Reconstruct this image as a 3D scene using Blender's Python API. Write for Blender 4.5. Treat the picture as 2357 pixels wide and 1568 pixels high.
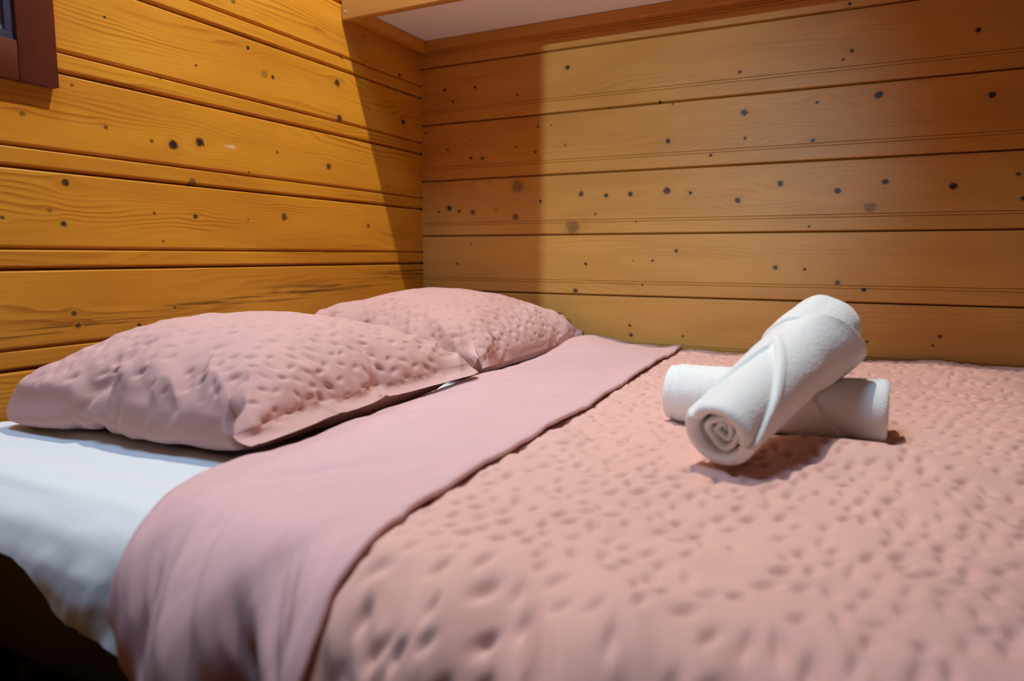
import bpy, bmesh, math
import numpy as np
from mathutils import Matrix, Vector

for o in list(bpy.data.objects):
    bpy.data.objects.remove(o)
scene = bpy.context.scene
COL = scene.collection

# ------------------------------------------------------------------ camera
CAM = Vector((1.302, -1.907, 0.751))
cd = bpy.data.cameras.new('camera')
cam = bpy.data.objects.new('camera', cd)
COL.objects.link(cam)
cam.matrix_world = Matrix(((0.88974, -0.05747, 0.45283, CAM.x),
                           (0.45646, 0.10557, -0.88346, CAM.y),
                           (0.00297, 0.99275, 0.12016, CAM.z),
                           (0, 0, 0, 1)))
cd.lens = 24.67
cd.sensor_width = 36.0
cd.clip_start = 0.02
cd.dof.use_dof = True
cd.dof.focus_distance = 1.45
cd.dof.aperture_fstop = 3.2
scene.camera = cam

# ------------------------------------------------------------------ light
W = bpy.data.worlds.new('daylight')
scene.world = W
W.use_nodes = True
W.node_tree.nodes['Background'].inputs[0].default_value = (0.62, 0.78, 1.0, 1)
W.node_tree.nodes['Background'].inputs[1].default_value = 0.25

def area_light(name, loc, target, sx, sy, power, color):
    d = bpy.data.lights.new(name, 'AREA')
    d.shape = 'RECTANGLE'; d.size = sx; d.size_y = sy
    d.energy = power; d.color = color
    o = bpy.data.objects.new(name, d)
    COL.objects.link(o)
    o.location = loc
    o.rotation_euler = (Vector(target) - Vector(loc)).to_track_quat('-Z', 'Y').to_euler()
    return o

def point_light(name, loc, power, color, radius):
    d = bpy.data.lights.new(name, 'POINT')
    d.energy = power; d.color = color; d.shadow_soft_size = radius
    o = bpy.data.objects.new(name, d)
    COL.objects.link(o)
    o.location = loc
    return o

# added cool light above an unseen roof window, over the bed's open side
SX0, SX1, SY0, SY1 = 0.14, 0.78, -1.88, -1.22
area_light('added_cool_daylight', ((SX0 + SX1) / 2, (SY0 + SY1) / 2, 2.86), ((SX0 + SX1) / 2, (SY0 + SY1) / 2 + 0.001, 0), 0.60, 0.62, 38, (0.42, 0.65, 1.0))
LAMP = Vector((0.75, -0.78, 2.48))        # pendant over the bed
HALL = Vector((1.25, -4.20, 1.60))        # added spot lamp beyond the doorway, for the back wall beam
POWER_LAMP = 90
POWER_HALL = 300

vs = scene.view_settings
scene.display_settings.display_device = 'sRGB'
vs.view_transform = 'Standard'
vs.look = 'None'
vs.gamma = 1.0
vs.use_curve_mapping = False
vs.exposure = 0.2

# ------------------------------------------------------------------ helpers
def tag(o, label=None, cat=None, group=None, kind=None):
    if label: o['label'] = label
    if cat: o['category'] = cat
    if group: o['group'] = group
    if kind: o['kind'] = kind
    return o

def empty(name, loc=(0, 0, 0)):
    o = bpy.data.objects.new(name, None)
    o.empty_display_size = 0.05
    COL.objects.link(o)
    o.location = loc
    return o

def link(name, me, mat=None, parent=None):
    o = bpy.data.objects.new(name, me)
    COL.objects.link(o)
    if mat is not None and not me.materials:
        me.materials.append(mat)
    if parent is not None:
        o.parent = parent
        o.matrix_parent_inverse = Matrix.Translation(-Vector(parent.location))
    return o

def mesh(name, verts, faces, mat=None, parent=None, smooth=False, sharp=None):
    me = bpy.data.meshes.new(name)
    me.from_pydata([tuple(map(float, v)) for v in verts], [], faces)
    me.update()
    if smooth:
        me.polygons.foreach_set('use_smooth', [True] * len(me.polygons))
    if sharp is not None:
        me.set_sharp_from_angle(angle=math.radians(sharp))
    return link(name, me, mat, parent)

def grid_mesh(name, P, mat=None, parent=None, wrap=False, flip=False, uv=None):
    """P: (n, m, 3) array of points -> smooth quad grid; wrap closes the second axis."""
    n, m = P.shape[:2]
    idx = np.arange(n * m).reshape(n, m)
    if wrap:
        idx = np.concatenate([idx, idx[:, :1]], 1)
    q = np.stack([idx[:-1, :-1], idx[1:, :-1], idx[1:, 1:], idx[:-1, 1:]], -1).reshape(-1, 4)
    if flip:
        q = q[:, ::-1]
    me = bpy.data.meshes.new(name)
    me.vertices.add(n * m)
    me.vertices.foreach_set('co', np.ascontiguousarray(P, np.float32).ravel())
    me.loops.add(q.size)
    me.loops.foreach_set('vertex_index', np.ascontiguousarray(q, np.int32).ravel())
    me.polygons.add(len(q))
    me.polygons.foreach_set('loop_start', np.arange(0, q.size, 4, dtype=np.int32))
    me.update(calc_edges=True)
    me.validate()
    me.polygons.foreach_set('use_smooth', [True] * len(me.polygons))
    return link(name, me, mat, parent)

def box_data(x0, x1, y0, y1, z0, z1, bevel=0.0, seg=2):
    bm = bmesh.new()
    bmesh.ops.create_cube(bm, size=1)
    for v in bm.verts:
        v.co = Vector(((x0 + x1) / 2 + v.co.x * (x1 - x0), (y0 + y1) / 2 + v.co.y * (y1 - y0), (z0 + z1) / 2 + v.co.z * (z1 - z0)))
    if bevel:
        bmesh.ops.bevel(bm, geom=bm.edges[:], offset=bevel, segments=seg, profile=0.5, affect='EDGES')
    me = bpy.data.meshes.new('box')
    bm.to_mesh(me)
    bm.free()
    if bevel:
        me.polygons.foreach_set('use_smooth', [True] * len(me.polygons))
        me.set_sharp_from_angle(angle=math.radians(35))
    return me

def box(name, x0, x1, y0, y1, z0, z1, mat, parent=None, bevel=0.0, seg=2):
    me = box_data(x0, x1, y0, y1, z0, z1, bevel, seg)
    me.name = name
    return link(name, me, mat, parent)

def lathe(name, prof, center, mat, parent=None, n=32):
    """prof: list of (r, z) ; axis vertical through center"""
    t = np.linspace(0, 2 * np.pi, n, endpoint=False)
    P = np.array([[(center[0] + r * np.cos(a), center[1] + r * np.sin(a), center[2] + z) for a in t] for r, z in prof])
    return grid_mesh(name, P, mat, parent, wrap=True)

# ---- numpy noise
_rng = np.random.default_rng(7)
_tab = _rng.random((256, 256))
def vnoise(x, y):
    """smooth value noise in 0..1"""
    xi = np.floor(x).astype(int); yi = np.floor(y).astype(int)
    fx = x - xi; fy = y - yi
    fx = fx * fx * fx * (fx * (fx * 6 - 15) + 10); fy = fy * fy * fy * (fy * (fy * 6 - 15) + 10)
    a = _tab[xi & 255, yi & 255]; b = _tab[(xi + 1) & 255, yi & 255]
    c = _tab[xi & 255, (yi + 1) & 255]; d = _tab[(xi + 1) & 255, (yi + 1) & 255]
    return (a * (1 - fx) + b * fx) * (1 - fy) + (c * (1 - fx) + d * fx) * fy
def fbm(x, y, oct=3):
    s = 0; a = 1.0; t = 0
    for k in range(oct):
        s = s + a * (vnoise(x * 2 ** k + 17.3 * k, y * 2 ** k + 5.1 * k) - 0.5); t += a; a *= 0.5
    return s / t
def sstep(a, b, x):
    t = np.clip((x - a) / (b - a), 0, 1)
    return t * t * (3 - 2 * t)

def dimples(X, Y, sp, seed, ang=-1.3, rx=0.30, ry=0.145):
    """jittered rows of sunken puckers, 0..1 (1 = bottom of a pucker)"""
    c, s = math.cos(ang), math.sin(ang)
    U = (X * c + Y * s) / sp; V = (-X * s + Y * c) / (sp * 0.74)
    tab = np.random.default_rng(seed).random((6, 64, 64))
    out = np.zeros_like(U)
    ui = np.floor(U).astype(int); vi = np.floor(V).astype(int)
    for dv in (-1, 0, 1):
        jv = vi + dv
        off = 0.5 * (jv & 1)
        for du in (-2, -1, 0, 1):
            ju = ui + du
            r = tab[:, ju & 63, jv & 63]
            cu = ju + 0.5 + off + (r[0] - 0.5) * 0.5; cv = jv + 0.5 + (r[1] - 0.5) * 0.45
            th = (r[2] - 0.5) * 1.3
            dx = U - cu; dy = (V - cv) * 0.74
            ex = dx * np.cos(th) + dy * np.sin(th); ey = -dx * np.sin(th) + dy * np.cos(th)
            sc = 0.75 + 0.5 * r[3]
            d2 = (ex / (rx * sc)) ** 2 + (ey / (ry * sc)) ** 2
            amp = np.where(r[5] < 0.14, 0.0, 0.55 + 0.45 * r[4])
            out = np.maximum(out, amp * np.exp(-d2 ** 1.15))
    return out

# ------------------------------------------------------------------ materials
class NT:
    def __init__(s, name, group=False):
        if group:
            s.t = bpy.data.node_groups.new(name, 'ShaderNodeTree')
        else:
            s.m = bpy.data.materials.new(name)
            s.m.use_nodes = True
            s.t = s.m.node_tree
            s.b = s.t.nodes['Principled BSDF']
    def n(s, typ, **kw):
        nd = s.t.nodes.new(typ)
        for k, v in kw.items():
            setattr(nd, k, v)
        return nd
    def put(s, sock, val):
        if isinstance(val, bpy.types.NodeSocket):
            s.t.links.new(val, sock)
        elif isinstance(val, (tuple, list)) and sock.type == 'RGBA' and len(val) == 3:
            sock.default_value = (*val, 1)
        else:
            sock.default_value = val
    def math(s, op, a, b=None, c=None, clamp=False):
        nd = s.n('ShaderNodeMath', operation=op, use_clamp=clamp)
        s.put(nd.inputs[0], a)
        if b is not None: s.put(nd.inputs[1], b)
        if c is not None: s.put(nd.inputs[2], c)
        return nd.outputs[0]
    def maprange(s, x, a, b, c=0.0, d=1.0, interp='SMOOTHSTEP'):
        nd = s.n('ShaderNodeMapRange', interpolation_type=interp)
        for i, v in enumerate((x, a, b, c, d)):
            s.put(nd.inputs[i], v)
        return nd.outputs[0]
    def mix(s, f, a, b, mode='MIX'):
        nd = s.n('ShaderNodeMix', data_type='RGBA', blend_type=mode)
        s.put(nd.inputs[0], f); s.put(nd.inputs[6], a); s.put(nd.inputs[7], b)
        return nd.outputs[2]
    def comb(s, x, y, z):
        nd = s.n('ShaderNodeCombineXYZ')
        for i, v in enumerate((x, y, z)):
            s.put(nd.inputs[i], v)
        return nd.outputs[0]
    def noise(s, vec, scale, detail=2.0, rough=0.5, dist=0.0):
        nd = s.n('ShaderNodeTexNoise')
        s.put(nd.inputs['Vector'], vec)
        nd.inputs['Scale'].default_value = scale; nd.inputs['Detail'].default_value = detail
        nd.inputs['Roughness'].default_value = rough; nd.inputs['Distortion'].default_value = dist
        return nd.outputs[0]
    def obj(s):
        return s.n('ShaderNodeTexCoord').outputs['Object']
    def bump(s, h, strength, dist):
        nd = s.n('ShaderNodeBump')
        nd.inputs['Strength'].default_value = strength; nd.inputs['Distance'].default_value = dist
        s.put(nd.inputs['Height'], h)
        s.t.links.new(nd.outputs[0], s.b.inputs['Normal'])
    def set(s, **kw):
        for k, v in kw.items():
            s.put(s.b.inputs[k.replace('_', ' ')], v)
        return s.m

# one knot: sideways push of the grain lines, dark core, brown halo
kg = NT('knot', True)
for nm in ('u', 'v', 'cu', 'cv', 'r', 'strength', 'wobble'):
    kg.t.interface.new_socket(nm, in_out='INPUT', socket_type='NodeSocketFloat')
for nm in ('shift', 'core', 'halo', 'ring'):
    kg.t.interface.new_socket(nm, in_out='OUTPUT', socket_type='NodeSocketFloat')
gi = kg.n('NodeGroupInput').outputs; go = kg.n('NodeGroupOutput').inputs
dU = kg.math('SUBTRACT', gi['u'], gi['cu']); dV = kg.math('SUBTRACT', gi['v'], gi['cv'])
du = kg.math('DIVIDE', dU, gi['r']); dv = kg.math('DIVIDE', dV, gi['r'])
d2 = kg.math('ADD', kg.math('MULTIPLY', kg.math('MULTIPLY', du, du), 0.85), kg.math('MULTIPLY', dv, dv))
dd = kg.math('ADD', kg.math('SQRT', d2), gi['wobble'])
kg.put(go['core'], kg.math('MULTIPLY', kg.maprange(dd, 1.2, 0.6), gi['strength']))
kg.put(go['halo'], kg.math('MULTIPLY', kg.maprange(dd, 2.6, 0.9), gi['strength']))
kg.put(go['ring'], kg.math('MULTIPLY', kg.math('MULTIPLY', kg.maprange(dd, 1.15, 1.4), kg.maprange(dd, 2.0, 1.5)), gi['strength']))
e1 = kg.math('MULTIPLY', kg.math('MULTIPLY', du, du), -0.030)
e2 = kg.math('MULTIPLY', kg.math('MULTIPLY', dv, dv), -0.10)
g = kg.math('EXPONENT', kg.math('ADD', e1, e2))
kg.put(go['shift'], kg.math('MULTIPLY', kg.math('MULTIPLY', dV, g), -0.85))

def pine(name, axis, knots=(), seed=0.0, light=(0.56, 0.255, 0.040), dark=(0.335, 0.115, 0.012), streak=None, scuff=None, freq=85.0, line=0.5, vaxis=2, rough=0.42):
    """varnished pine; axis = coordinate along the board, vaxis = across it"""
    t = NT(name)
    sep = t.n('ShaderNodeSeparateXYZ'); t.put(sep.inputs[0], t.obj())
    u, v = sep.outputs[axis], sep.outputs[vaxis]
    wob = t.math('MULTIPLY', t.math('SUBTRACT', t.noise(t.comb(u, v, seed), 130, 2), 0.5), 1.1)
    sh = None; core = None; halo = None; ring = None
    for (cu, cv, r, st) in knots:
        gn = t.n('ShaderNodeGroup'); gn.node_tree = kg.t
        for k, val in (('u', u), ('v', v), ('cu', cu), ('cv', cv), ('r', max(r, 0.0024)), ('strength', st), ('wobble', wob)):
            t.put(gn.inputs[k], val)
        o = gn.outputs
        sh = o['shift'] if sh is None else t.math('ADD', sh, o['shift'])
        core = o['core'] if core is None else t.math('MAXIMUM', core, o['core'])
        halo = o['halo'] if halo is None else t.math('MAXIMUM', halo, o['halo'])
        ring = o['ring'] if ring is None else t.math('MAXIMUM', ring, o['ring'])
    n1 = t.noise(t.comb(t.math('MULTIPLY', u, 1.3), t.math('MULTIPLY', v, 7.0), seed), 1.0, 2)
    n2 = t.noise(t.comb(t.math('MULTIPLY', u, 7.0), t.math('MULTIPLY', v, 40.0), seed + 3), 1.0, 2)
    vv = t.math('ADD', v, t.math('MULTIPLY', n1, 0.16))
    vv = t.math('ADD', vv, t.math('MULTIPLY', n2, 0.009))
    if sh is not None:
        vv = t.math('ADD', vv, sh)
    fr = t.math('FRACT', t.math('MULTIPLY', vv, freq))
    up = t.maprange(fr, 0.15, 0.86); dn = t.maprange(fr, 0.99, 0.9)
    ln = t.math('MULTIPLY', t.math('POWER', up, 2.2), dn)
    mod = t.noise(t.comb(t.math('MULTIPLY', u, 2.2), t.math('MULTIPLY', v, 22.0), seed + 7), 1.0, 3)
    ln = t.math('MULTIPLY', ln, t.maprange(mod, 0.42, 0.72, 0.10, 1.0))
    fib = t.noise(t.comb(t.math('MULTIPLY', u, 9.0), t.math('MULTIPLY', v, 700.0), seed), 1.0, 2)
    big = t.noise(t.comb(t.math('MULTIPLY', u, 2.5), t.math('MULTIPLY', v, 10.0), seed + 11), 1.0, 3)
    c = t.mix(t.maprange(big, 0.3, 0.75, 0.0, 0.45), light, dark)
    c = t.mix(t.math('MULTIPLY', ln, line), c, dark)
    c = t.mix(t.maprange(fib, 0.35, 0.75, 0.0, 0.16), c, dark)
    if streak:
        v0, wid, slope, amt = streak
        sv = t.math('ADD', v, t.math('MULTIPLY', u, -slope))
        band = t.maprange(t.math('ABSOLUTE', t.math('SUBTRACT', sv, v0)), wid, 0.0)
        sn = t.noise(t.comb(t.math('MULTIPLY', u, 4.0), t.math('MULTIPLY', v, 150.0), seed + 5), 1.0, 3, 0.6)
        c = t.mix(t.math('MULTIPLY', t.math('MULTIPLY', band, t.maprange(sn, 0.46, 0.66)), amt), c, (0.085, 0.030, 0.006))
    if scuff:
        su = t.math('DIVIDE', t.math('SUBTRACT', u, scuff[0]), scuff[2]); sv2 = t.math('DIVIDE', t.math('SUBTRACT', v, scuff[1]), scuff[3])
        sd = t.math('SQRT', t.math('ADD', t.math('MULTIPLY', su, su), t.math('MULTIPLY', sv2, sv2)))
        sd = t.math('ADD', sd, t.math('MULTIPLY', wob, 0.9))
        c = t.mix(t.maprange(sd, 1.0, 0.3, 0.0, 0.6), c, (0.78, 0.60, 0.38))
    if core is not None:
        c = t.mix(t.math('MULTIPLY', halo, 0.42), c, (0.25, 0.085, 0.012))
        c = t.mix(t.math('MULTIPLY', ring, 0.45), c, tuple(min(x * 1.12, 0.9) for x in light))
        c = t.mix(core, c, (0.030, 0.017, 0.011))
    t.bump(t.math('ADD', t.math('MULTIPLY', fib, 0.4), t.math('MULTIPLY', ln, 0.3)), 0.10, 0.0012)
    return t.set(Base_Color=c, Roughness=rough, Specular_IOR_Level=0.35)

def plain(name, color, rough=0.5, metal=0.0, var=0.15, scale=20.0, bump=0.0):
    t = NT(name)
    nz = t.noise(t.obj(), scale, 4)
    c = t.mix(t.maprange(nz, 0.3, 0.7, 0, var), color, tuple(x * 0.5 for x in color))
    if bump:
        t.bump(nz, bump, 0.002)
    return t.set(Base_Color=c, Roughness=rough, Metallic=metal)

def cloth(name, color, sheen=0.25, weave=900.0, wb=0.15, var=0.06, crease=0.0):
    t = NT(name)
    p = t.obj()
    big = t.noise(p, 9.0, 3)
    c = t.mix(t.maprange(big, 0.3, 0.7, 0, var), color, tuple(x * 0.7 for x in color))
    fine = t.noise(p, weave, 2)
    h = fine
    if crease:
        cr = t.noise(p, 34.0, 4, 0.6, 0.6)
        h = t.math('ADD', t.math('MULTIPLY', fine, 0.25), t.math('MULTIPLY', cr, crease))
    t.bump(h, wb, 0.002)
    return t.set(Base_Color=c, Roughness=0.88, Sheen_Weight=sheen, Sheen_Roughness=0.5, Specular_IOR_Level=0.15)

PINK = (0.71, 0.410, 0.340)
M_duvet = cloth('seersucker_cotton', PINK, 0.1, 700, 0.25, 0.08, 1.0)
M_flap = cloth('smooth_cotton', (0.66, 0.405, 0.395), 0.1, 900, 0.12, 0.06, 0.5)
M_pillow = cloth('pillow_cotton', (0.65, 0.385, 0.350), 0.1, 800, 0.2, 0.08, 0.8)
M_sheet = cloth('white_sheet', (0.68, 0.71, 0.70), 0.1, 900, 0.25, 0.03, 1.0)
M_towel = cloth('white_terry', (0.80, 0.80, 0.76), 0.4, 420, 0.55, 0.05)
M_mattress = cloth('mattress_ticking', (0.72, 0.71, 0.68), 0.1, 500, 0.2)
M_panel = plain('white_board', (0.86, 0.84, 0.80), 0.7, 0, 0.06, 60)
M_darkwood = pine('dark_stained_wood', 0, (), 31.0, (0.045, 0.020, 0.008), (0.018, 0.008, 0.003), rough=0.35)
M_floor = pine('dark_floor_boards', 1, (), 41.0, (0.050, 0.026, 0.012), (0.020, 0.010, 0.004), vaxis=0, rough=0.22)
M_back = plain('wall_backing', (0.06, 0.03, 0.01), 0.9)
M_screw = plain('steel_screw', (0.55, 0.55, 0.55), 0.35, 0.9)
M_frame_red = pine('red_stained_frame', 2, (), 51.0, (0.125, 0.024, 0.012), (0.055, 0.010, 0.006), vaxis=1, freq=160, rough=0.4)
M_frame_lip = plain('dark_blue_lip', (0.020, 0.018, 0.050), 0.5)
M_white_paint = plain('white_paint', (0.75, 0.74, 0.72), 0.5, 0, 0.05)
# knots (position along the wall, height, radius, darkness)
LEFT_KNOTS = [
    (-1.003,0.61,0.0044,0.9),(-1.124,0.62,0.0048,0.8),(-0.92,0.641,0.0037,0.6),(-1.131,0.643,0.0048,0.8),(-0.939,0.778,0.0015,0.8),(-1.137,0.805,0.005,0.9),
    (-1.237,0.812,0.0031,0.8),(-1.16,0.828,0.0046,0.4),(-0.858,0.832,0.0055,0.9),(-0.715,0.833,0.0026,0.6),(-0.956,0.834,0.003,0.8),(-0.276,0.835,0.0058,0.8),
    (-0.601,0.844,0.0086,0.8),(-1.129,0.879,0.0066,0.9),(-0.861,0.904,0.0086,0.6),(-0.707,0.941,0.0021,0.8),(-0.18,0.955,0.0022,0.9),(-0.903,0.976,0.0099,1),
    (-0.952,0.977,0.0033,0.8),(-0.436,0.984,0.0083,0.8),(-1.193,0.988,0.0044,0.5),(-1.046,0.989,0.0038,0.7),(-0.838,0.99,0.0095,1),(-0.616,0.998,0.0031,0.8),
    (-1.105,1.053,0.003,0.7),(-0.925,1.104,0.003,0.8),(-0.388,1.117,0.0089,0.9),(-0.838,1.149,0.002,1),(-0.098,1.155,0.0079,1),(-0.263,1.164,0.0021,0.9),
    (-0.622,1.172,0.0044,1),(-0.648,1.173,0.0095,0.35),(-1.035,1.19,0.0021,1),(-0.394,1.207,0.0093,0.9),(-0.695,1.221,0.0046,1),(-0.372,1.278,0.0045,1),
    (-0.113,1.288,0.005,1),(-0.731,1.31,0.0053,0.6),(-0.468,1.325,0.0024,0.8),(-0.277,1.355,0.0031,0.8),
]
BACK_KNOTS = [
    (0.702,0.529,0.0055,0.9),(0.849,0.534,0.0032,0.8),(0.484,0.544,0.004,0.9),(1.436,0.544,0.0034,0.8),(1.297,0.545,0.0035,0.8),(0.698,0.556,0.0044,0.9),
    (1.448,0.566,0.005,0.8),(0.484,0.577,0.0075,0.6),(0.532,0.65,0.0068,0.9),(0.731,0.671,0.0027,1),(1.283,0.671,0.0052,1),(1.225,0.687,0.0059,0.8),
    (1.148,0.719,0.0036,1),(1.078,0.723,0.0055,0.9),(0.13,0.725,0.0037,1),(0.562,0.728,0.0045,1),(0.703,0.738,0.0027,0.6),(0.758,0.738,0.0032,1),
    (0.823,0.765,0.0047,0.9),(0.18,0.786,0.0036,0.6),(1.153,0.825,0.003,1),(0.521,0.832,0.0191,0.5),(0.708,0.845,0.0021,1),(0.335,0.866,0.0105,0.6),
    (1.286,0.868,0.0125,0.5),(0.589,0.869,0.0039,0.7),(1.585,0.879,0.0047,0.9),(0.187,0.884,0.0084,0.7),(0.062,0.888,0.0037,1),(0.137,0.888,0.0049,1),
    (0.268,0.889,0.0024,1),(0.979,0.895,0.0074,0.9),(0.102,0.898,0.0079,1),(0.417,0.91,0.0046,1),(1.213,0.91,0.007,1),(1.452,0.911,0.0076,1),
    (0.856,0.918,0.0046,1),(0.62,0.92,0.006,0.9),(0.691,0.921,0.0064,1),(0.793,0.926,0.0094,0.9),(0.545,0.927,0.0072,0.9),(1.315,0.927,0.0068,1),
    (1.573,0.932,0.0047,0.8),(1.081,0.933,0.0072,1),(0.342,0.957,0.0197,0.5),(0.906,1.013,0.0041,1),(1.151,1.033,0.0053,0.9),(0.221,1.045,0.0053,0.9),
    (0.181,1.048,0.0048,1),(0.991,1.05,0.0043,0.9),(0.4,1.053,0.0034,1),(0.148,1.054,0.0018,1),(0.792,1.057,0.0062,1),(0.494,1.067,0.0033,0.7),
    (0.335,1.072,0.0029,1),(0.097,1.079,0.0036,1),(0.178,1.105,0.0024,1),(1.512,1.106,0.0068,1),(0.986,1.114,0.0079,0.9),(1.156,1.123,0.0041,0.9),
    (0.407,1.125,0.0034,1),(0.45,1.125,0.0022,0.8),(1.289,1.128,0.0084,1),(0.015,1.135,0.0031,1),(0.801,1.152,0.0026,1),(0.624,1.154,0.0054,1),
    (0.767,1.16,0.0036,1),(0.971,1.215,0.0042,1),(1.209,1.217,0.0034,1),(0.34,1.221,0.0034,1),(0.118,1.222,0.0036,1),(1.226,1.235,0.0045,1),
    (1.476,1.248,0.0053,1),(0.196,1.257,0.0047,1),(0.088,1.26,0.0048,1),(0.498,1.28,0.006,1),(1.216,1.342,0.0039,1),
]

# ------------------------------------------------------------------ room shell
RX, RY, RZ = 2.75, -2.45, 2.70
PITCH = 0.173
PROF_LEFT = [(0.0, -0.015), (0.0008, -0.0145), (0.0068, -0.0012), (0.0084, 0.0), (0.0325, 0.0), (0.0342, -0.0010), (0.0358, -0.0090),
             (0.0368, -0.0090), (0.0418, -0.0010), (0.0434, 0.0), (0.1690, 0.0), (0.1710, -0.0011), (0.1722, -0.0060), (0.1722, -0.015)]
PROF_BACK = [(0.0, -0.013), (0.0006, -0.0100), (0.0042, -0.0006), (0.0052, 0.0), (0.0342, 0.0), (0.0349, -0.0026), (0.0357, 0.0), (0.0412, 0.0003),
             (0.0420, -0.0026), (0.0428, 0.0), (0.1690, 0.0), (0.1708, -0.0012), (0.1720, -0.0065), (0.1720, -0.013)]

def plank_mesh(prof, z0, z1max, a0, a1, side):
    """side: 'L' face looks +x on x=0, 'B' face looks -y on y=0, 'R' face looks -x, 'F' face looks +y"""
    pr = [(z, n) for z, n in prof]
    zz = [z0 + z for z, n in pr]
    nn = [n for z, n in pr]
    zz = [min(z, z1max) for z in zz]
    sec = list(zip(zz, nn)) + [(zz[-1], -0.018), (zz[0], -0.018)]
    V = []
    for a in (a0, a1):
        for z, n in sec:
            V.append({'L': (n, a, z), 'B': (a, -n, z), 'R': (RX - n, a, z), 'F': (a, RY + n, z)}[side])
    k = len(sec)
    F = [(i, (i + 1) % k, k + (i + 1) % k, k + i) for i in range(k)] + [tuple(range(k))[::-1], tuple(range(k, 2 * k))]
    if side in ('B', 'R'):
        pass
    me = bpy.data.meshes.new('plank')
    me.from_pydata(V, [], F)
    me.update()
    bm = bmesh.new(); bm.from_mesh(me)
    bmesh.ops.recalc_face_normals(bm, faces=bm.faces)
    bm.to_mesh(me); bm.free()
    return me

def wall_planks(wall, prof, first, a0, a1, side, axis, knots, gen, streaks={}):
    k = 0
    z = first
    while z < RZ - 0.01:
        z0 = z; z1 = z + PITCH
        kn = [q for q in knots if z0 - 0.004 <= q[1] < z1 - 0.004]
        if kn or z0 in streaks or (knots and 0.3 < z0 < 1.4):
            m = pine('pine_board', axis, kn, 3.7 * k + (0 if side == 'L' else 60), streak=streaks.get(round(z0, 3)), scuff=(-0.757, 0.992, 0.022, 0.006) if side == 'L' and 0.85 < z0 < 0.95 else None,
                     **BOARD[side])
        else:
            m = gen[k % len(gen)]
        # a board that starts below the floor is trimmed to it
        pr = [(max(zz, 0.002 - z0), n) for zz, n in prof]
        link('plank', plank_mesh(pr, z0, RZ - 0.002, a0, a1, side), m, wall)
        z += PITCH; k += 1

BOARD = {'L': dict(light=(0.68, 0.305, 0.024), dark=(0.37, 0.115, 0.007), line=0.85),
         'B': dict(light=(0.60, 0.280, 0.055), dark=(0.38, 0.135, 0.018), line=0.42)}
gen_l = [pine('pine_board_plain', 1, (), 100 + 5.3 * i, **BOARD['L']) for i in range(2)]
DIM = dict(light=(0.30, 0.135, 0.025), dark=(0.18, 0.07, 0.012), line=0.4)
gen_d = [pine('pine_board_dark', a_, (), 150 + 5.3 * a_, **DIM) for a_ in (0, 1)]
gen_b = [pine('pine_board_plain', 0, (), 130 + 5.3 * i, **BOARD['B']) for i in range(2)]

floor = tag(box('floor', -0.02, RX + 0.02, RY - 2.6, 0.02, -0.06, -0.02, M_back), 'dark brown glossy board floor below the bed', kind='structure')
for i in range(25):
    x0 = i * 0.11
    me = box_data(x0 + 0.0008, min(x0 + 0.1092, RX), RY - 2.5, 0.0, -0.02, 0.0, 0.0015, 1)
    me.name = 'floor_board'
    link('floor_board', me, M_floor, floor)
ceiling = tag(empty('ceiling', (1.3, -1.2, RZ)), 'pine boarded ceiling with an added roof window', kind='structure')
for x0, x1, y0, y1 in ((-0.02, SX0, RY - 2.6, 0.02), (SX1, RX + 0.02, RY - 2.6, 0.02), (SX0, SX1, SY1, 0.02), (SX0, SX1, RY - 2.6, SY0)):
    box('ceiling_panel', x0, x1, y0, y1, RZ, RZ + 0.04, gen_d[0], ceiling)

wl = tag(box('wall_left', -0.05, -0.0185, RY - 0.05, 0.05, -0.06, RZ + 0.04, M_back), 'wall of glossy orange pine boards behind the pillows', kind='structure')
wall_planks(wl, PROF_LEFT, 0.5505 - 4 * PITCH, RY, 0.0, 'L', 1, LEFT_KNOTS, gen_l, {0.550: (0.700, 0.036, 0.075, 0.9)})
wb = tag(box('wall_back', 0.0, RX + 0.05, 0.0185, 0.05, -0.06, RZ + 0.04, M_back), 'wall of knotty pale pine boards behind the towels', kind='structure')
wall_planks(wb, PROF_BACK, 0.6385 - 4 * PITCH, 0.0, RX, 'B', 0, BACK_KNOTS, gen_b)
wr = tag(box('wall_right', RX + 0.0185, RX + 0.05, RY - 2.6, 0.0, -0.06, RZ + 0.04, M_back), 'pine boarded wall at the foot of the bed', kind='structure')
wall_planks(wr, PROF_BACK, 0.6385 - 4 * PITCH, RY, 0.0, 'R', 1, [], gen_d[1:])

# wall behind the photographer; doorway added, its left jamb cuts the spot beam
DX0, DX1, DZ = 0.903, 1.75, 2.02
wf = tag(empty('wall_front', (0, RY, 0)), 'pine boarded wall with an added doorway facing the bed', kind='structure')
def fb(x0, x1, z0, z1):
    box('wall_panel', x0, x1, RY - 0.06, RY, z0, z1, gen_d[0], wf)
fb(-0.05, DX0, 0, RZ); fb(DX0, DX1, DZ, RZ); fb(DX1, RX + 0.05, 0, RZ)
win = tag(empty('added_roof_window', ((SX0 + SX1) / 2, (SY0 + SY1) / 2, RZ)), 'added unseen roof window with a white frame, for cool light from above', kind='structure')  # unseen window, added to carry the cool light from above
for a in ((SX0 - 0.03, SX0 + 0.02, SY0 - 0.03, SY1 + 0.03), (SX1 - 0.02, SX1 + 0.03, SY0 - 0.03, SY1 + 0.03), (SX0 + 0.02, SX1 - 0.02, SY0 - 0.03, SY0 + 0.02), (SX0 + 0.02, SX1 - 0.02, SY1 - 0.02, SY1 + 0.03)):
    box('window_frame', a[0], a[1], a[2], a[3], RZ + 0.041, RZ + 0.09, M_white_paint, win, 0.004)
gt = NT('window_glass')
gt.t.nodes.remove(gt.b)
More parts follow.
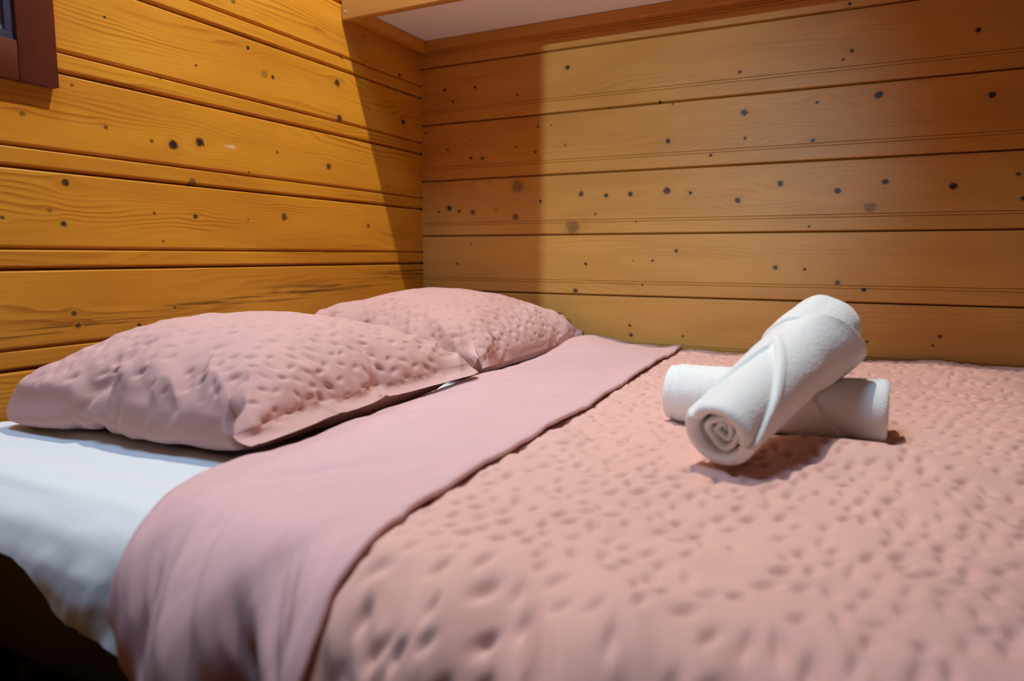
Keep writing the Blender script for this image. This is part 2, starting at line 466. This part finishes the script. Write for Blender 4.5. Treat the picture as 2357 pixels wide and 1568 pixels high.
tr = gt.n('ShaderNodeBsdfTransparent'); gl = gt.n('ShaderNodeBsdfGlossy'); gl.inputs['Roughness'].default_value = 0.02
mx = gt.n('ShaderNodeMixShader'); mx.inputs[0].default_value = 0.06
gt.t.links.new(tr.outputs[0], mx.inputs[1]); gt.t.links.new(gl.outputs[0], mx.inputs[2])
gt.t.links.new(mx.outputs[0], gt.t.nodes['Material Output'].inputs[0])
box('pane', SX0 + 0.02, SX1 - 0.02, SY0 + 0.02, SY1 - 0.02, RZ + 0.062, RZ + 0.068, gt.m, win)
door = tag(empty('added_doorway', (1.33, RY, 0)), 'added unseen doorway behind the photographer, its left jamb cutting the spot beam', kind='structure')
for a in ((DX0 - 0.07, DX0, 0, DZ + 0.07), (DX1, DX1 + 0.07, 0, DZ + 0.07), (DX0, DX1, DZ, DZ + 0.07)):
    box('door_casing', a[0], a[1], RY, RY + 0.018, a[2], a[3], gen_l[0], door, 0.003)
# hall beyond the doorway
hw = tag(box('wall_hall', 0.80, 0.84, RY - 2.6, RY - 0.06, 0, RZ, M_white_paint), 'pale wall of the hall beyond the doorway', kind='structure')
he = tag(box('wall_hall_end', 0.80, RX + 0.05, RY - 2.64, RY - 2.6, 0, RZ, M_white_paint), 'pale end wall of the hall', kind='structure')

# ------------------------------------------------------------------ lamps
def pendant(name, label, pos, top, light_power, color, radius, axis):
    M_metal = plain('lamp_metal', (0.30, 0.28, 0.25), 0.4, 0.6)
    t = NT('lit_bulb'); t.set(Base_Color=(1, 1, 1), Emission_Color=color, Emission_Strength=6.0)
    r = tag(empty(name, pos), label, 'lamp')
    lathe('ceiling_rose', [(0.001, 0), (0.05, 0), (0.05, -0.02), (0.012, -0.03)], (pos.x, pos.y, top), M_metal, r)
    lathe('cord', [(0.004, 0), (0.004, -(top - 0.02 - pos.z - 0.07))], (pos.x, pos.y, top - 0.02), M_metal, r, 10)
    q = Vector(axis).normalized().to_track_quat('Z', 'Y')
    def turned(nm, prof, mat, n=40):
        P = np.array([[tuple(pos + q @ Vector((rr * math.cos(a), rr * math.sin(a), tt))) for a in np.linspace(0, 2 * np.pi, n, endpoint=False)] for rr, tt in prof])
        return grid_mesh(nm, P, mat, r, wrap=True)
    turned('socket', [(0.001, -0.085), (0.018, -0.08), (0.018, -0.045), (0.012, -0.04)], M_metal, 20)
    turned('shade', [(0.018, -0.07), (0.030, -0.062), (0.0870, 0.078), (0.0850, 0.078), (0.028, -0.060), (0.018, -0.068)], M_metal)
    turned('bulb', [(0.010, -0.042), (0.020, -0.034), (0.021, -0.026), (0.014, -0.018), (0.001, -0.016)], t.m, 24)
    point_light(name + '_light', pos, light_power, color, radius)
pendant('pendant_lamp', 'small metal pendant lamp hanging over the bed', LAMP, RZ, POWER_LAMP, (1.0, 0.94, 0.79), 0.013, (-0.360, 0.165, -0.918))
# added unseen spot on a stem, aimed through the doorway to light the back wall
def added_hall_spot():
    r = tag(empty('added_spot_lamp', HALL), 'added unseen spot lamp aimed through the doorway to light the back wall', 'lamp')
    m = plain('spot_metal', (0.6, 0.6, 0.6), 0.35, 0.8)
    lathe('ceiling_rose', [(0.001, 0), (0.045, 0), (0.045, -0.02), (0.010, -0.03)], (HALL.x, HALL.y - 0.07, RZ), m, r)
    lathe('stem', [(0.006, 0), (0.006, -(RZ - 0.02 - HALL.z))], (HALL.x, HALL.y - 0.07, RZ - 0.02), m, r, 12)
    d = (Vector((0.46, 0, 0.88)) - HALL).normalized()
    q = d.to_track_quat('Z', 'Y')
    P = []
    for rr, zz in ((0.001, -0.075), (0.03, -0.07), (0.036, -0.05), (0.038, 0.03), (0.035, 0.03), (0.033, -0.04), (0.001, -0.05)):
        P.append([tuple(HALL + q @ Vector((rr * math.cos(a), rr * math.sin(a), zz))) for a in np.linspace(0, 2 * np.pi, 28, endpoint=False)])
    grid_mesh('spot_head', np.array(P), m, r, wrap=True)
    l = bpy.data.lights.new('added_spot_light', 'SPOT')
    l.energy = POWER_HALL; l.color = (0.60, 0.88, 1.1); l.shadow_soft_size = 0.013
    l.spot_size = math.radians(27); l.spot_blend = 1.0
    o = bpy.data.objects.new('added_spot_light', l); COL.objects.link(o)
    o.location = HALL; o.rotation_euler = d.to_track_quat('-Z', 'Y').to_euler()
added_hall_spot()

# ------------------------------------------------------------------ overhead shelf
sh = tag(empty('overhead_shelf', (1.3, -0.19, 1.375)), 'pine framed overhead shelf with white underside across the corner', 'shelf')
M_fascia = pine('fascia_pine', 0, (), 71.0, (0.56, 0.29, 0.075), (0.38, 0.16, 0.03), freq=70, line=0.4)
M_cleat = pine('cleat_pine', 1, (), 75.0, **BOARD['L'])
M_cleat2 = pine('cleat_pine', 0, (), 77.0, **BOARD['B'])
box('front_board', 0.0015, RX - 0.003, -0.372, -0.350, 1.372, 1.66, M_fascia, sh, 0.004, 3)
box('bottom_panel', 0.002, RX - 0.003, -0.350, -0.002, 1.4065, 1.4165, M_panel, sh)
box('cleat', 0.0015, 0.034, -0.3495, -0.0015, 1.3805, 1.4060, M_cleat, sh, 0.0015, 1)
box('cleat', 0.0355, RX - 0.003, -0.024, -0.0015, 1.3805, 1.4060, M_cleat2, sh, 0.0015, 1)
P = np.array([[(0.014 + r * np.cos(a), -0.3722 - d, 1.392 + r * np.sin(a)) for a in np.linspace(0, 2 * np.pi, 16, endpoint=False)] for r, d in ((0.0038, 0), (0.0034, 0.0008), (0.002, 0.0004), (0.0003, 0.0001))])
grid_mesh('screw', P, M_screw, sh, wrap=True)

# ------------------------------------------------------------------ picture frame on the left wall
pf = tag(empty('picture_frame', (0.0, -1.45, 1.038)), 'dark red stained wooden picture frame on the pine wall', 'picture frame')
FY0, FY1, FZ0, FZ1, FT, FW = -1.72, -1.1385, 1.0385, 1.78, 0.0195, 0.064
def frame_bar(pts):
    """mitred bar: 4 outline corners (y, z) in order outer, outer, inner, inner"""
    bm = bmesh.new()
    a = [bm.verts.new((0.0008, y, z)) for y, z in pts]; b = [bm.verts.new((FT, y, z)) for y, z in pts]
    bm.faces.new(a); bm.faces.new(b[::-1])
    for i in range(4):
        bm.faces.new((a[i], b[i], b[(i + 1) % 4], a[(i + 1) % 4]))
    bmesh.ops.recalc_face_normals(bm, faces=bm.faces)
    bmesh.ops.bevel(bm, geom=bm.edges[:], offset=0.0022, segments=2, profile=0.5, affect='EDGES')
    me = bpy.data.meshes.new('frame_bar'); bm.to_mesh(me); bm.free()
    me.polygons.foreach_set('use_smooth', [True] * len(me.polygons)); me.set_sharp_from_angle(angle=math.radians(40))
    link('frame_bar', me, M_frame_red, pf)
for y0_ in (FY0, FY1 - FW):
    frame_bar([(y0_, FZ0), (y0_ + FW, FZ0), (y0_ + FW, FZ1), (y0_, FZ1)])
for z0_ in (FZ0, FZ1 - FW):
    frame_bar([(FY0 + FW + 0.0003, z0_), (FY1 - FW - 0.0003, z0_), (FY1 - FW - 0.0003, z0_ + FW), (FY0 + FW + 0.0003, z0_ + FW)])
lw = 0.014
ya, yb, za, zb = FY0 + FW, FY1 - FW, FZ0 + FW, FZ1 - FW
for a in ((ya, yb, za, za + lw), (ya, yb, zb - lw, zb), (ya, ya + lw, za + lw, zb - lw), (yb - lw, yb, za + lw, zb - lw)):
    box('inner_lip', 0.001, 0.0125, a[0], a[1], a[2], a[3], M_frame_lip, pf, 0.001, 1)
tp = NT('brown_print')
sepn = tp.noise(tp.obj(), 14.0, 3)
tp.set(Base_Color=tp.mix(tp.maprange(sepn, 0.58, 0.62), (0.16, 0.07, 0.025), (0.55, 0.50, 0.42)), Roughness=0.4)
box('picture', 0.001, 0.004, ya + lw, yb - lw, za + lw, zb - lw, tp.m, pf)

# ------------------------------------------------------------------ bed
BX0, BX1 = 0.03, 2.08
bed = tag(empty('bed', (1.05, -0.75, 0)), 'dark wooden bed frame under the white sheet', 'bed')
for x0, x1, y0, y1 in ((BX0, BX1, -1.425, -1.395), (BX0, BX1, -0.06, -0.03), (BX0, BX0 + 0.03, -1.395, -0.06), (BX1 - 0.03, BX1, -1.395, -0.06)):
    box('rail', x0, x1, y0, y1, 0.22, 0.365, M_darkwood, bed, 0.004)
for x in (BX0 + 0.005, 0.98, BX1 - 0.075):
    for y in (-1.39, -0.13):
        box('leg', x, x + 0.07, y, y + 0.07, 0.0, 0.36, M_darkwood, bed, 0.006)
for i in range(14):
    x = BX0 + 0.06 + i * 0.142
    box('slat', x, x + 0.08, -1.415, -0.065, 0.366, 0.384, M_darkwood, bed, 0.003)

mt = tag(box('mattress', BX0, BX1, -1.466, -0.014, 0.385, 0.463, M_mattress, None, 0.036, 5), 'white mattress covered by the white sheet', 'mattress')

ZB = 0.470            # sheet level
S1, RB = 1.400, 0.080 # flat width from the wall, bend radius at the open side
def path(s, r=RB):
    """cross-section over the bed: s -> y, z, ny, nz of the sheet-level surface"""
    q = np.clip((s - S1) / r, 0, np.pi / 2)
    down = np.maximum(s - S1 - r * np.pi / 2, 0)
    y = -0.015 - np.minimum(s, S1) - r * np.sin(q)
    z = ZB - r * (1 - np.cos(q)) - down
    return y, z, -np.sin(q), np.cos(q)

# white sheet over the mattress, falling over the open side
xs = np.linspace(BX0 - 0.004, BX1 + 0.004, 330)
def hem(x):
    return np.interp(x, [0.0, 0.40, 0.46, 0.505, 0.525, 0.55, 0.60, 0.66, 0.8, 2.1], [0.418, 0.417, 0.413, 0.404, 0.390, 0.372, 0.363, 0.353, 0.345, 0.34])
T = np.linspace(0, 1, 230)
smax = S1 + RB * np.pi / 2 + (ZB - RB - hem(xs))
SS = T[None, :] * smax[:, None]
XX = np.repeat(xs[:, None], len(T), 1)
y, z, ny, nz = path(SS)
side = sstep(S1 + 0.02, S1 + 0.17, SS)
h = fbm(XX * 5 + SS * 4, SS * 30, 3) * 0.009 * (1 - 0.6 * side) + fbm(XX * 20 + SS * 8, SS * 11, 3) * 0.024 * side
fold = np.exp(-((XX - (0.60 + 0.45 * (SS - S1 - 0.12))) / 0.030) ** 2)
h = h + 0.009 * fold * side + 0.002
P = np.stack([XX, y + ny * h, z + nz * h], -1)
sheet = grid_mesh('bed_sheet', P, M_sheet, flip=True)
tag(sheet, 'plain white cotton sheet hanging over the open side of the bed', 'sheet')

# duvet: patterned body and smooth turned back flap
def left_edge(s):
    y = -0.015 - s
    return np.interp(-y, [0.0, 0.12, 0.3, 0.685, 1.0, 1.30, 1.40, 1.47, 1.53, 1.62, 1.9], [0.530, 0.535, 0.545, 0.552, 0.572, 0.602, 0.620, 0.645, 0.680, 0.692, 0.688])
def flap_edge(s):
    y = -0.015 - s
    return np.interp(-y, [0.0, 0.06, 0.3, 0.84, 1.23, 1.36, 1.45, 1.55, 1.7, 1.9], [0.846, 0.850, 0.862, 0.886, 0.898, 0.905, 0.922, 0.940, 0.935, 0.930])
def drape(X, S):
    """soft shape shared by both layers: undulation on top, folds on the hanging side"""
    top = fbm(X * 3.1 + 3, S * 3.3, 2) * 0.016
    y = -0.015 - S
    top = top + 0.030 * np.exp(-((X - 0.60) / 0.09) ** 2 - ((y + 0.10) / 0.16) ** 2)
    top = top - 0.014 * np.exp(-((X - 1.18) / 0.17) ** 2 - ((y + 0.80) / 0.06) ** 2)
    top = top + 0.012 * np.exp(-((X - 1.27) / 0.12) ** 2 - ((y + 0.93) / 0.035) ** 2)
    w = sstep(S1 - 0.05, S1 + 0.20, S)
    d = np.maximum(S - S1, 0)
    f = np.sin(X * 62 + 5 * fbm(X * 4, S * 1.5, 2) + d * 9) * 0.5 + np.sin(X * 33 + 1.7 - d * 7 + 4 * fbm(X * 3 + 9, S, 2)) * 0.8
    f2 = fbm(X * 22 - d * 14, S * 4.5, 3)
    return top + w * (0.024 * f + 0.075 * f2 + 0.018)

SEND = S1 + RB * np.pi / 2 + 0.31
def layer(x, S, thick, extra):
    y, z, ny, nz = path(S)
    h = thick + extra
    return np.stack([x, y + ny * h, z + nz * h], -1)

dv = tag(empty('duvet', (1.3, -0.75, 0.47)), 'dusty pink puckered duvet with its top edge turned back', 'duvet')
s = np.linspace(0, SEND, 560)
le = left_edge(s); fe = flap_edge(s)
a = np.linspace(0, 1, 470)
X = (le[None, :] + 0.012) + a[:, None] * (2.07 - le[None, :] - 0.012)
S = np.repeat(s[None, :], len(a), 0)
e = np.clip((X - le[None, :] - 0.012) / 0.03, 0, 1)
rnd = np.sqrt(1 - (1 - e) ** 2)
under = sstep(0.03, -0.05, X - fe[None, :])
dm = dimples(X, S, 0.0315, 3) * (1 - under)
puff = fbm(X * 38, S * 38, 2)
mid = fbm(X * 11 + 2, S * 13, 2)
body = 0.030 - 0.010 * under + drape(X, S) + (1 - under) * (puff * 0.0022 + mid * 0.012 + fbm(X * 5 + S * 3, S * 16, 2) * 0.010 - dm * 0.0092)
grid_mesh('duvet_body', layer(X, S, 0, np.maximum(body * rnd, 0.003)), M_duvet, dv, flip=True)

na = 150
a = np.linspace(0, 1, na)
X = le[None, :] + a[:, None] * (fe - le)[None, :]
X = X + 0.006 * (fbm(S[:na] * 26, X * 0 + 3.3, 3)) * a[:, None] ** 4
S = np.repeat(s[None, :], na, 0)
e = np.clip((X - le[None, :]) / 0.04, 0, 1)
rnd = np.sqrt(1 - (1 - e) ** 2)
lift = 0.030 - 0.010 * sstep(0.03, -0.05, X - fe[None, :]) + drape(X, S)
wr = fbm(X * 16 + S * 5, S * 3.2, 3) * 0.012 + fbm(X * 34 + S * 22, S * 5, 2) * 0.005 + fbm(X * 60, S * 12, 2) * 0.0014
hem_ridge = 0.0025 * np.exp(-((a[:, None] - 0.965) / 0.030) ** 2)
H = (lift + 0.013 + wr + hem_ridge) * rnd
P = layer(X, S, 0, np.maximum(H, 0.004))
# roll the free edge down on to the body
tail = []
for k, (dx, dh) in enumerate(((0.0022, -0.0015), (0.0030, -0.0045), (0.0016, -0.0075), (-0.004, -0.0085), (-0.02, -0.0090))):
    tail.append(layer(X[-1:] + dx, S[-1:], 0, H[-1:] + dh))
grid_mesh('turned_back_flap', np.concatenate([P] + tail, 0), M_flap, dv, flip=True)

# ------------------------------------------------------------------ pillows (cloth inflated and dropped on the bed)
NP = 60
FL = 3                 # cells of flat hem at the open end of the pillowcase
def pillow_base(n, sx, sy):
    k = n + 1
    V = []; F = []; Wt = []
    g = np.linspace(-1, 1, k)
    gi_ = np.linspace(-1, 1, k - FL)
    top = {}; bot = {}
    for i in range(k):
        for j in range(k):
            inside = 0 < i < n - FL and 0 < j < n
            bulge = 0.014 * (1 - gi_[i] ** 2) * (1 - g[j] ** 2) if inside else 0.0
            co = (g[i] * sx / 2, g[j] * sy / 2, bulge)
            top[i, j] = len(V); V.append(co); Wt.append(1.0 if i <= n - FL else 0.0)
            if inside:
                bot[i, j] = len(V); V.append((co[0], co[1], -bulge)); Wt.append(1.0)
            else:
                bot[i, j] = top[i, j]
    for i in range(n):
        for j in range(n):
            F.append((top[i, j], top[i + 1, j], top[i + 1, j + 1], top[i, j + 1]))
            if i < n - FL:
                F.append((bot[i, j], bot[i, j + 1], bot[i + 1, j + 1], bot[i + 1, j]))
    return V, F, Wt

def simulate_pillow(sx, sy, loc, rot, pressure, frames, soft, n=NP, mass=0.06, ten=40):
    V, F, Wt = pillow_base(n, sx, sy)
    me = bpy.data.meshes.new('pillow_sim'); me.from_pydata(V, [], F); me.update()
    o = bpy.data.objects.new('pillow_sim', me); COL.objects.link(o)
    o.location = loc; o.rotation_euler = rot
    vg = o.vertex_groups.new(name='air')
    for i, w in enumerate(Wt):
        if w > 0:
            u_, v_ = V[i][0] / sx * 2, V[i][1] / sy * 2
            vg.add([i], 1 - soft * (0.55 * float(sstep(0.1, -0.9, u_)) + 0.30 * float(sstep(-0.3, -1.0, v_))), 'REPLACE')
    m = o.modifiers.new('cloth', 'CLOTH')
    cs = m.settings
    cs.quality = 7; cs.mass = mass; cs.tension_stiffness = ten; cs.compression_stiffness = ten
    cs.shear_stiffness = 8; cs.bending_stiffness = 0.08
    cs.tension_damping = 8; cs.compression_damping = 8; cs.shear_damping = 8; cs.air_damping = 3
    cs.vertex_group_pressure = 'air'; cs.shrink_min = -0.05; cs.shrink_max = -0.05
    cs.use_pressure = True; cs.uniform_pressure_force = pressure
    m.collision_settings.distance_min = 0.004; m.collision_settings.collision_quality = 3
    m.collision_settings.friction = 12
    m.collision_settings.use_self_collision = False
    m.point_cache.frame_start = 1; m.point_cache.frame_end = frames + 5
    scene.frame_start = 1; scene.frame_end = frames + 5
    for f in range(1, frames + 1):
        scene.frame_set(f)
    dg = bpy.context.evaluated_depsgraph_get()
    ev = o.evaluated_get(dg)
    co = np.empty(len(me.vertices) * 3, np.float32)
    ev.data.vertices.foreach_get('co', co)
    co = co.reshape(-1, 3)
    M = np.array(o.matrix_world)
    co = co @ M[:3, :3].T + M[:3, 3]
    bpy.data.objects.remove(o)
    scene.frame_set(1)
    return co, F

def collider(name, x0, x1, y0, y1, z0, z1):
    o = link(name, box_data(x0, x1, y0, y1, z0, z1))
    o.modifiers.new('c', 'COLLISION')
    o.collision.thickness_outer = 0.003; o.collision.cloth_friction = 12
    return o

def finish_pillow(name, co, F, seed, ox, oy, label, mat, sx, sy, n=60):
    me = bpy.data.meshes.new(name); me.from_pydata([tuple(map(float, c)) for c in co], [], F); me.update()
    # rest coordinates kept as attribute for the puckers
    V, _, _ = pillow_base(n, sx, sy)
    r = np.array(V)
    at = me.attributes.new('rest', 'FLOAT_VECTOR', 'POINT'); at.data.foreach_set('vector', r.astype(np.float32).ravel())
    tmp = bpy.data.objects.new('tmp', me); COL.objects.link(tmp)
    sm = tmp.modifiers.new('s', 'SUBSURF'); sm.levels = 2; sm.render_levels = 2
    dg = bpy.context.evaluated_depsgraph_get()
    em = bpy.data.meshes.new_from_object(tmp.evaluated_get(dg))
    bpy.data.objects.remove(tmp)
    k = len(em.vertices)
    c = np.empty(k * 3, np.float32); em.vertices.foreach_get('co', c); c = c.reshape(-1, 3)
    nn = np.empty(k * 3, np.float32); em.vertices.foreach_get('normal', nn); nn = nn.reshape(-1, 3)
    rr = np.empty(k * 3, np.float32); em.attributes['rest'].data.foreach_get('vector', rr); rr = rr.reshape(-1, 3)
    edge = np.minimum(1 - np.abs(rr[:, 0]) / (sx / 2), 1 - np.abs(rr[:, 1]) / (sy / 2))
    w = sstep(0.03, 0.12, edge) * (rr[:, 2] >= 0)
    hgt = -0.0050 * w * dimples(rr[:, 0] + ox, rr[:, 1] + oy, 0.030, seed, 1.2) + 0.0030 * fbm(rr[:, 0] * 40, rr[:, 1] * 40, 2) * w
    ex = 1 - np.abs(rr[:, 0]) / (sx / 2); ey = 1 - np.abs(rr[:, 1]) / (sy / 2)
    rid = lambda a, b: 1 - np.abs(2 * vnoise(a, b) - 1)
    wx = sstep(0.75, 0.05, ex) * (rr[:, 0] < 0); wy = sstep(0.55, 0.05, ey)
    cr = wx * (rid(rr[:, 0] * 7 + seed, rr[:, 1] * 26 + rr[:, 0] * 9) - 0.5) * 0.016 + wy * (rid(rr[:, 0] * 24 + rr[:, 1] * 10, rr[:, 1] * 6 + seed) - 0.5) * 0.015
    cr = cr + 0.006 * fbm(rr[:, 0] * 14, rr[:, 1] * 14 + seed, 2)
    hgt = hgt + cr * sstep(0.0, 0.10, np.minimum(ex, ey)) * np.where(rr[:, 2] >= 0, 1.0, 0.4)
    c = c + nn * hgt[:, None]
    em.vertices.foreach_set('co', c.astype(np.float32).ravel())
    em.update()
    em.polygons.foreach_set('use_smooth', [True] * len(em.polygons))
    em.materials.clear(); em.name = name
    o = link(name, em, mat)
    return o

cols = [collider('tmp_bed', -0.1, 2.0, -1.6, 0.1, 0.30, 0.474), collider('tmp_wall_left', -0.2, 0.002, -2, 0.2, 0.2, 1.4),
        collider('tmp_wall_back', -0.2, 2, -0.002, 0.2, 0.2, 1.4), collider('tmp_duvet', 0.575, 0.85, -1.4, -0.03, 0.44, 0.508)]
PILLOWS = [('pillow', 0.58, 0.62, (0.275, -0.345, 0.60), (0.0, 0.10, 0.04), 17.0, 0.2, 21, 'puckered pink pillow in the corner against both walls'),
           ('pillow', 0.605, 0.60, (0.300, -1.018, 0.58), (0.0, 0.10, 0.09), 14.6, 0.72, 22, 'large puckered pink pillow near the open side of the bed')]
done = []
for nm, sx, sy, loc, rot, pr, soft, seed, lab in PILLOWS:
    co, F = simulate_pillow(sx, sy, loc, rot, pr, 40, soft)
    print('PILLOW', co.min(0).round(3), co.max(0).round(3), co[[0, NP, -1, -NP - 1]].round(3).tolist())
    o = finish_pillow(nm, co, F, seed, 0, 0, lab, M_pillow, sx, sy)
    tag(o, lab, 'pillow', 'pink pillows on the bed')
    done.append(o)
for c in cols:
    bpy.data.objects.remove(c)

# ------------------------------------------------------------------ rolled towels
def frame_for(A, B, hint):
    A = np.array(A, float); B = np.array(B, float)
    ax = (B - A); L = np.linalg.norm(ax); ax /= L
    e1 = np.array(hint, float); e1 -= ax * (e1 @ ax); e1 /= np.linalg.norm(e1)   # phi = 0 direction
    e2 = np.cross(ax, e1)
    return A, ax, L, e1, e2

def roll(name, A, B, hint, sgn, rad, smin, smax, parent, mat, rim=0.010, far='dome', dome=0.05, ns=240, nphi=220, depth=0.05, near_in=0.62):
    A, ax, L, e1, e2 = frame_for(A, B, hint)
    phi = np.linspace(-np.pi, np.pi, nphi, endpoint=False)
    rows = []
    def ring(s_m, r):
        return A + ax * s_m + (np.cos(phi)[:, None] * e1 + sgn * np.sin(phi)[:, None] * e2) * np.asarray(r)[:, None] if np.ndim(r) else None
    def addrow(t, scale=1.0, sub=0.0):
        sfrac = np.clip(t / L, smin, smax)
        r = rad(sfrac + 0 * phi, phi) * scale - sub
        rows.append(A + ax * t + (np.cos(phi)[:, None] * e1 + sgn * np.sin(phi)[:, None] * e2) * r[:, None])
    t0, t1 = smin * L, smax * L
    r0 = float(np.mean(rad(smin + 0 * phi, phi)))
    # hollow near end: inside wall, then a rounded rim
    if near_in:
        for d in (depth, depth * 0.6, rim):
            addrow(t0 + d, near_in + (1 - near_in) * 0.0)
        for q in np.linspace(np.pi, np.pi / 2 + 0.1, 7):
            w = (1 - near_in) / 2
            addrow(t0 + rim - rim * np.sin(q), near_in + w + w * np.cos(q))
        for q in np.linspace(np.pi / 2, 0.05, 8):
            w = (1 - near_in) / 2
            addrow(t0 + rim - rim * np.sin(q), near_in + w + w * np.cos(q))
    te = t1 - (dome if far == 'dome' else rim)
    for t in np.linspace(t0 + rim, te, ns):
        addrow(t)
    if far == 'dome':
        for q in np.linspace(0, np.pi / 2 - 0.02, 26)[1:]:
            addrow(te + dome * np.sin(q), np.cos(q) ** 0.8)
    else:
        for q in np.linspace(0, np.pi / 2, 8)[1:]:
            addrow(te + rim * np.sin(q), 1 - 0.12 * (1 - np.cos(q)))
        for sc, d in ((0.80, 0.0), (0.72, -0.010), (0.60, -0.012), (0.02, -0.010)):
            addrow(t1 + d, sc)
    return grid_mesh(name, np.array(rows), mat, parent, wrap=True)

def spiral_end(name, A, B, hint, r_out, pitch, thick, t_front, depth, parent, mat, squash=1.0):
    """the rolled layers seen in the open end of a towel: a thick ribbon wound inwards"""
    A, ax, L, e1, e2 = frame_for(A, B, hint)
    turns = (r_out - 0.006) / pitch
    th = np.linspace(0.6, 0.6 + turns * 2 * np.pi, 150)
    rc = r_out - thick / 2 - pitch * (th - 0.6) / (2 * np.pi)
    rc = rc + 0.0016 * np.sin(3.3 * th)
    sec = [(1, depth), (1, 0.006), (0.75, 0.0015), (0, 0.0), (-0.75, 0.0015), (-1, 0.006), (-1, depth)]
    rows = []
    for k, (th_, r_) in enumerate(zip(th, rc)):
        row = []
        dep = 0.010 * (k / len(th)) + 0.002 * np.sin(2.1 * th_)
        for q, d in sec:
            r = r_ + q * thick / 2
            row.append(A + ax * (t_front + d + dep) + (np.cos(th_) * e1 + np.sin(th_) * e2 * squash) * r)
        rows.append(row)
    return grid_mesh(name, np.array(rows), mat, parent)

tcam = np.array(CAM)
# upper towel, leaning on the lower one
UA = np.array((1.150, -1.088, 0.5445)); UB = np.array((1.238, -0.782, 0.6360))
hint = tcam - (UA + UB) / 2 + np.array((0, 0, 0.25))
def rad_upper(s, p):
    d = np.degrees(p)
    l1 = 0.09 + (58 - d) * 0.0048            # hem edge running round the roll
    l2 = 0.505 + (d + 34) * 0.0092           # second edge of the folded corner
    k1 = sstep(-0.006, 0.010, s - l1) * (d < 95) * (d > -36)
    k2 = sstep(-0.006, 0.010, s - l2) * (d <= -36) * (d > -100)
    A_ = np.maximum(k1, k2)
    back = (d >= 95) | (d <= -100)
    A_ = np.where(back, 1.0, A_)
    r = 0.0382 + 0.0058 * sstep(0.0, 0.6, s) + 0.0058 * A_
    band = np.exp(-((s - l1 - 0.045) / 0.030) ** 4) * (d < 75) * (d > -36)
    r = r + 0.0016 * band
    # far sleeve: its edge stands proud on the upper left
    e2_ = 0.745 + 0.0006 * (d + 90)
    r = r + 0.0060 * sstep(-0.005, 0.006, s - e2_) * sstep(-12, -45, d)
    # flap wrapped over the sleeve on the lower right
    l3 = np.interp(d, [-40, -15, 25, 75, 100, 150], [0.74, 0.79, 0.885, 0.955, 0.93, 0.85])
    fl = sstep(0.006, -0.004, s - l3) * sstep(-42, -14, d) * sstep(0.62, 0.80, s)
    r = r + 0.0085 * fl + 0.007 * fl * np.exp(-((d - 72) / 20) ** 2) * sstep(0.72, 1.0, s)
    r = r + 0.0065 * fl * np.exp(-np.maximum(l3 - s, 0) / 0.05) * sstep(-30, 5, d)
    r = r + 0.0022 * (vnoise(s * 7 + 3, np.cos(p) * 2.2 + 9 + 0 * s) - 0.5) + 0.0003 * (vnoise(s * 60, np.sin(p) * 14 + 40) - 0.5)
    return r
up = tag(empty('rolled_towel', tuple(UA)), 'white rolled towel lying across another, its spiral end facing out', 'towel', 'rolled white towels')
roll('roll', UA, UB, hint, 1.0, rad_upper, 0.0, 1.20, up, M_towel, far='dome', dome=0.055)
spiral_end('spiral_core', UA, UB, hint, 0.0265, 0.0098, 0.0075, 0.006, 0.05, up, M_towel)

LA = np.array((1.018, -0.795, 0.5330)); LB = np.array((1.332, -0.800, 0.5330))
hint2 = np.array((0, -0.35, 1.0))
def rad_lower(s, p):
    d = np.degrees(p)
    r = 0.0400 + 0.0035 * sstep(0.035, 0.060, s - 0.03 * np.cos(p * 1.0 - 1.0))
    l = 0.62 + 0.0016 * d                      # curved hem on the right half
    r = r + 0.0035 * sstep(0.012, -0.006, s - l) * 1.0
    r = r - 0.0015 * np.exp(-((s - l - 0.02) / 0.02) ** 2)
    r = r + 0.0030 * sstep(0.80, 1.0, s)
    r = r + 0.0022 * (vnoise(s * 6 + 13, np.cos(p) * 2.2 + 19 + 0 * s) - 0.5) + 0.0010 * (vnoise(s * 90, np.sin(p) * 3 + 40) - 0.5) * (s < 0.4)
    return r
lo = tag(empty('rolled_towel', tuple(LA)), 'white rolled towel lying flat underneath the other towel', 'towel', 'rolled white towels')
roll('roll', LA, LB, hint2, 1.0, rad_lower, 0.0, 1.0, lo, M_towel, far='flat', near_in=0.62, rim=0.009)
spiral_end('spiral_core', LA, LB, hint2, 0.0270, 0.0105, 0.0080, 0.006, 0.05, lo, M_towel)
